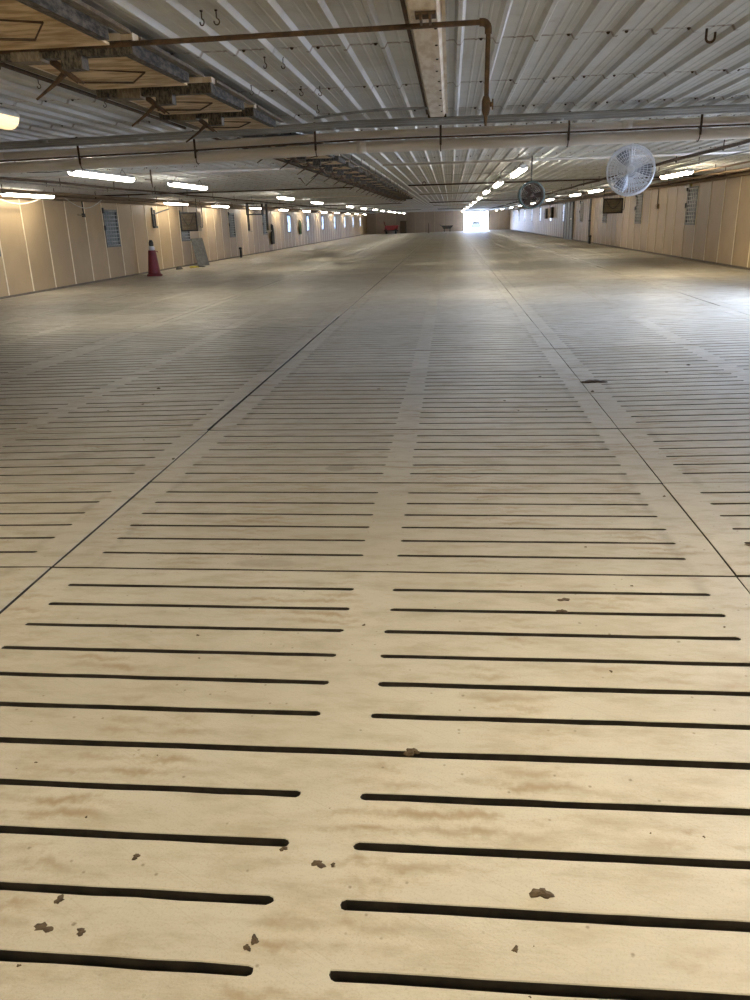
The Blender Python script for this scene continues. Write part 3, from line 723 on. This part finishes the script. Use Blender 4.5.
# ------------------------------------------------------------------ things on and along the walls
t = thing('traffic_cone', 'maroon cone with white collar and dark tip standing by the left wall', 'cone', (-8.02, 24.5, -.05))
b_ = MB().lathe([(.27, .0), (.27, .05), (.24, .065), (.20, .07)], 8); obj('base', b_, MAROON, t)
obj('body', MB().lathe([(.215, .07), (.20, .12), (.125, .80), (.12, .82)], 24), MAROON, t)
obj('collar', MB().lathe([(.098, .82), (.092, .93), (.075, .95)], 24), COLLAR, t)
obj('tip', MB().lathe([(.07, .95), (.078, 1.0), (.075, 1.07), (.045, 1.13), (.03, 1.14)], 16), DARK, t)
obj('side_handle', MB().tube([(.1, 0, .78), (.19, 0, .79), (.20, 0, .74)], .012, 6), MAROON, t)
t = thing('hose_bracket', 'dark bracket with hose on the left wall above the red cone', 'bracket', (XL + .05, 27.4, 1.46))
obj('upright', MB().box(-.04, .0, -.05, .05, 0, .7), DARK, t); obj('upright', MB().box(-.04, .0, .18, .26, 0, .62), DARK, t); obj('crossbar', MB().box(-.04, .05, -.05, .26, .0, .07), DARK, t)
obj('hose', MB().tube([(.03, 0 + 1.7*(i/12)**1.4, .45 + .22*(i/12)**2 + .05*math.sin(PI*i/12)) for i in range(13)], .022, 7), CABLE, t)
t = thing('leaning_grate', 'grey plastic grating panel leaning against the left wall past the red cone', 'grate', (-8.28, 30.9, -.05), (0, -.26, -.55))
g = MB()
for (a, b, c, d) in ((-.30, .30, 0, .04), (-.30, .30, 1.06, 1.1), (-.30, -.26, .04, 1.06), (.26, .30, .04, 1.06)): g.box(-.02, .02, a, b, c, d)
obj('frame', g, GREYP, t)
for i in range(5): obj('bar', MB().box(-.012, .012, -.26, .26, .19 + .17*i, .225 + .17*i), GREYP, t)
for i in range(3): obj('bar', MB().box(-.018, -.004, -.15 + .14*i, -.12 + .14*i, .03, 1.07), GREYP, t)
obj('backing', MB().box(.012, .02, -.28, .28, .02, 1.08), GREYP, t)
t = thing('coiled_hose', 'small yellow coiled hose on the floor by the left wall', 'hose', (-8.15, 29.2, -.05))
obj('coil', MB().tube([((.16 + .012*math.sin(3*a))*math.cos(a), (.22)*math.sin(a), .02 + .012*a/2/PI) for a in [2*PI*3*i/60 for i in range(61)]], .018, 7), YELLOW, t)
obj('nozzle', MB().tube([(.16, 0, .06), (.3, .05, .05), (.42, .1, .03)], [.02, .024, .014], 8), DARK, t)
def lump(name, label, cat, loc, r, mtl, seed, sq=.4, group=None, el=1.0):
    bm = bmesh.new(); bmesh.ops.create_icosphere(bm, subdivisions=3, radius=1); rg = random.Random(seed)
    ph = [rg.uniform(0, 6) for _ in range(6)]
    for v in bm.verts:
        a = math.atan2(v.co.y, v.co.x)
        k = 1 + .28*math.sin(2*a + ph[0]) + .2*math.sin(3*a + ph[1]) + .14*math.sin(5*a + ph[2]) + rg.uniform(-.09, .09) + .1*math.sin(9*a + ph[3])
        v.co = Vector((v.co.x * k * r * el, v.co.y * k * r, max(v.co.z, -.15) * r * sq * (1 + rg.uniform(-.3, .3)) + .1 * r * sq))
    me = bpy.data.meshes.new(name); bm.to_mesh(me); bm.free(); me.materials.append(mtl)
    o = obj(name, me, None, None, loc, (0, 0, rg.uniform(0, 6) if el == 1.0 else 0)); return tag(o, label, cat, group)
lump('dark_bundle', 'dark heap on the floor at the left wall before the yellow hose', 'heap', (-8.45, 28.3, -.055), .14, DARK, 3, .7)
# coat and green cloth on the left wall
def cloth(name, label, loc, w_, h_, mtl):
    m = MB(); vs = []; nx, nz = 8, 8
    for side in (0, 1):
        for j in range(nz + 1):
            f = j / nz; ww = w_ * (.35 + .65 * min(1, f * 1.6)) * (1 - .25 * max(0, f - .7))
            for i in range(nx + 1):
                u = i / nx - .5; vs.append((.03 + (.05 + .035*math.sin(u*14 + f*3)) * (1 if side else .4), u * ww, -f * h_ - .03*abs(u)))
    n = (nx+1)*(nz+1); fs = []
    for j in range(nz):
        for i in range(nx):
            a = j*(nx+1)+i; fs += [(a, a+1, a+nx+2, a+nx+1), (n+a, n+a+nx+1, n+a+nx+2, n+a+1)]
    per = [i for i in range(nx)] 
    for i in range(nx): fs += [(i, n+i, n+i+1, i+1), (nz*(nx+1)+i, nz*(nx+1)+i+1, n+nz*(nx+1)+i+1, n+nz*(nx+1)+i)]
    for j in range(nz): fs += [(j*(nx+1), (j+1)*(nx+1), n+(j+1)*(nx+1), n+j*(nx+1)), (j*(nx+1)+nx, n+j*(nx+1)+nx, n+(j+1)*(nx+1)+nx, (j+1)*(nx+1)+nx)]
    t = thing(name, label, 'clothing' if 'coat' in name else 'cloth', loc)
    obj('fabric', m.add(vs, fs, True), mtl, t); obj('peg', MB().tube([(0, 0, .0), (.07, 0, .03)], .02, 6), DARK, t)
cloth('hanging_coat', 'dark coat hanging on a peg on the far left wall', (XL + .01, 47.2, 1.46), .9, 1.1, DARK)
cloth('green_cloth', 'green cloth hanging on the far left wall between two bright windows', (XL + .01, 56.6, 1.66), .75, .9, GREEN)
def stub(label, loc, h):
    t = thing('standpipe', label, 'pipe', loc); obj('riser', MB().tube([(0, 0, 0), (0, 0, h)], .06, 8), DARK, t); obj('cap', MB().lathe([(.085, h - .02), (.085, h + .05), (.04, h + .07)], 8), DARK, t)
stub('short dark standpipe by the left wall below a window', (-8.6, 38.3, -.05), .42)
stub('short dark standpipe by the right wall below the heater', (9.1, 42.2, .055), .36)
t = thing('wall_post', 'grey vertical post and pipe on the right wall past the heater', 'post', (XR - .06, 43.8, .055)); obj('post', MB().box(-.04, .05, -.05, .05, 0, 2.36), FRAME, t); obj('clip', MB().box(-.06, .05, -.07, .07, 1.1, 1.16), DARK, t)
t = thing('wall_switch_box', 'brown switch box on the right wall left of the near wire window', 'switch box', (XR - .02, 29.3, 1.62)); obj('box', MB().box(-.07, .02, -.12, .12, 0, .16), BROWNP, t); obj('conduit_riser', MB().tube([(-.02, 0, .16), (-.02, 0, .72)], .02, 6), BWOOD, t)
t = thing('wall_switch_box', 'dark bracket on the left wall before the first wire window', 'switch box', (XL + .02, 21.7, 1.82)); obj('box', MB().box(-.02, .05, -.05, .05, 0, .1), DARK, t); obj('conduit_riser', MB().tube([(.02, 0, .1), (.02, 0, .5)], .018, 6), DARK, t); obj('arm', MB().tube([(.02, 0, .05), (.02, -.4, .06)], .012, 6), BWOOD, t)
t = thing('hanger_strap', 'yellow wooden strap above the near wire window on the right wall', 'strap', (XR - .02, 25.3, 2.23)); obj('strap', MB().box(-.05, .01, -.06, .06, 0, .20), AMBER, t); obj('lip', MB().box(-.08, -.05, -.09, .45, -.03, .03), WHOSE, t)
t = thing('wall_panel_door', 'dark grey sheet door on the far right wall past the post', 'door', (XR - .03, 52.0, .055)); obj('leaf', MB().box(-.02, .02, -2.0, 2.0, 0, 2.28), FRAME, t)
for k in range(4): obj('rib', MB().box(-.045, -.02, -1.9 + k*1.25, -1.84 + k*1.25, .05, 2.2), DARK, t)
obj('handle', MB().lathe([(.06, 0), (.05, .05), (.03, .07)], 10, (-.05, -1.3, 1.2)), COLLAR, t)
for y, z, nm in ((60.5, 1.35, 'nearer'), (64.0, 1.3, 'farther')):
    t = thing('control_cabinet', nm + ' of two dark cabinets on the far right wall', 'cabinet', (XR - .02, y, z)); obj('body', MB().box(-.16, .0, -.4, .4, 0, .75), DARK, t); obj('door', MB().box(-.175, -.16, -.36, .36, .04, .71), BWOOD, t); obj('knob', MB().box(-.2, -.175, .25, .3, .33, .4), DARK, t)

# ------------------------------------------------------------------ far end
def wheel(t, x, y, z, r, wd=.18):
    m = MB().lathe([(r*.55, 0), (r*.95, 0), (r, wd*.2), (r, wd*.8), (r*.95, wd), (r*.55, wd)], 16); m.v = [(x + c - wd/2, y + a, z + b) for a, b, c in m.v]
    wq = obj('wheel', m, RUBBER, t); h = MB().lathe([(r*.5, -.01), (r*.5, wd + .01)], 12); h.v = [(x + c - wd/2, y + a, z + b) for a, b, c in h.v]; obj('rim', h, COND, wq)
t = thing('utility_vehicle', 'small grey green utility vehicle standing outside the bright far doorway', 'vehicle', (5.2, 109.0, -.06))
obj('body', MB().prism([(-.62, .35), (.62, .35), (.66, .6), (.6, .85), (-.6, .85), (-.66, .6)], -.9, 1.0), TEAL, t)
obj('bumper', MB().box(-.6, .6, -1.0, -.9, .4, .55), DARK, t)
for sx in (-1, 1):
    for y in (-.5, .7): obj('roof_post', MB().tube([(sx*.5, y, .85), (sx*.45, y + .05, 1.5)], .03, 6), DARK, t); wheel(t, sx*.55, y, .3, .3)
obj('roof', MB().box(-.55, .55, -.55, .85, 1.5, 1.56), TEAL, t); obj('seat', MB().box(-.45, .45, .3, .6, .85, 1.2), DARK, t)
t = thing('parked_cart', 'dark hand cart parked before the far wall left of the doorway', 'cart', (1.4, 103.5, -.0))
obj('tub', MB().prism([(-.5, .35), (.45, .35), (.75, .75), (-.7, .75)], -.4, .4), DARK, t); obj('handle', MB().tube([(-.6, -.3, .6), (-.95, -.3, .9), (-.95, .3, .9), (-.6, .3, .6)], .03, 6), DARK, t)
for s in (-1, 1): wheel(t, s*.35, -.2, .2, .2, .1)
t = thing('red_machine', 'red wheeled machine parked before the far wall on the left', 'machine', (-5.7, 103.0, -.05))
obj('hopper', MB().prism([(-.8, .45), (.8, .45), (1.0, 1.0), (-.7, 1.0)], -.5, .5), REDM, t); obj('frame', MB().box(-.9, .9, -.35, .35, .3, .45), DARK, t); obj('mast', MB().tube([(-.7, 0, .9), (-.9, 0, 1.5)], .05, 6), REDM, t)
for s in (-1, 1):
    for y in (-.5, .5): wheel(t, s*.6, y, .3, .3, .16)
t = thing('steel_cabinet', 'dark upright cabinet beside the red machine at the far wall', 'cabinet', (-4.2, 104.3, -.05)); obj('body', MB().box(-.4, .4, -.3, .3, .05, 1.5), DARK, t); obj('door', MB().box(-.36, .36, -.32, -.3, .1, 1.45), BWOOD, t); obj('plinth', MB().box(-.42, .42, -.3, .3, 0, .05), BWOOD, t)
t = thing('marker_post', 'thin post standing on the floor before the far wall', 'post', (-.8, 98.0, -.02)); obj('pole', MB().tube([(0, 0, .03), (0, 0, 1.1)], .04, 6), DARK, t); obj('base', MB().lathe([(.18, 0), (.18, .03), (.06, .05)], 10), DARK, t)

# ------------------------------------------------------------------ dirt on the floor
big = [('largest dried mud clump on the near slat at the lower right', (2.04, -.49), .016, .5, 1.35), ('dark mud clump beside the end of a slot at the lower middle', (1.41, -.655), .010, .5, 1.0), ('small mud clump just left of the dark one beside the lower slot end', (1.398, -.675), .008, .5, 1.0),
       ('mud crumb just under a slot end left of the middle rib', (1.42, -.392), .008, .6, 1.0), ('flat mud smear on the middle rib between near slots', (1.515, -.435), .012, .25, 1.3), ('mud crumb right of the smear on the middle rib', (1.55, -.435), .006, .5, 1.0),
       ('mud crumbs by a pale chip on the lower right slat', (1.97, -.64), .007, .5, 1.0), ('brown mud clump on the left near slat', (.93, -.578), .011, .4, 1.0), ('mud crumb on the left slat above the brown clump', (1.06, -.44), .009, .5, 1.0), ('grey brown crumb low on the left near slat', (1.02, -.66), .009, .4, 1.2),
       ('mud crumb plugging the slot joint at the middle', (1.72, .0), .014, .6, 1.6), ('dirt crust lying across the right slats in the middle distance', (2.27, .90), .013, .3, 1.4), ('thin dirt crust above the right slot in the middle distance', (2.29, 1.0), .014, .2, 1.6),
       ('dirt pile on the right floor joint in the distance', (3.16, 5.48), .07, .2, 1.2), ('long dirt strip packed beside the right floor joint', (3.42, 1.60), .045, .2, 5.0), ('pale brown streak of dirt low on the left near slat', (.93, -.655), .012, .2, 1.8)]
for i, (lab, (x, y), r, sq, el) in enumerate(big): lump('dirt_clump', lab, 'dirt', (x, y, colz(x) + .0), r, MUD, 60 + i, sq, 'dirt clumps', el)
rg = random.Random(11)
for i in range(70):
    y = -.75 + 7 * rg.random() ** 2; x = rg.uniform(.4, 2.9) if y < 1 else rg.uniform(-2.6, 5.5)
    fr_ = (y / PITCH_S) % 1
    if fr_ < .18 or fr_ > .82: continue
    lump('dirt_crumb', 'tiny dried dirt crumb scattered on the slatted concrete', 'dirt', (x, y, colz(x)), rg.uniform(.002, .0045) * (1 + max(0, y) * .5), MUD, 200 + i, .5, 'scattered dirt crumbs')
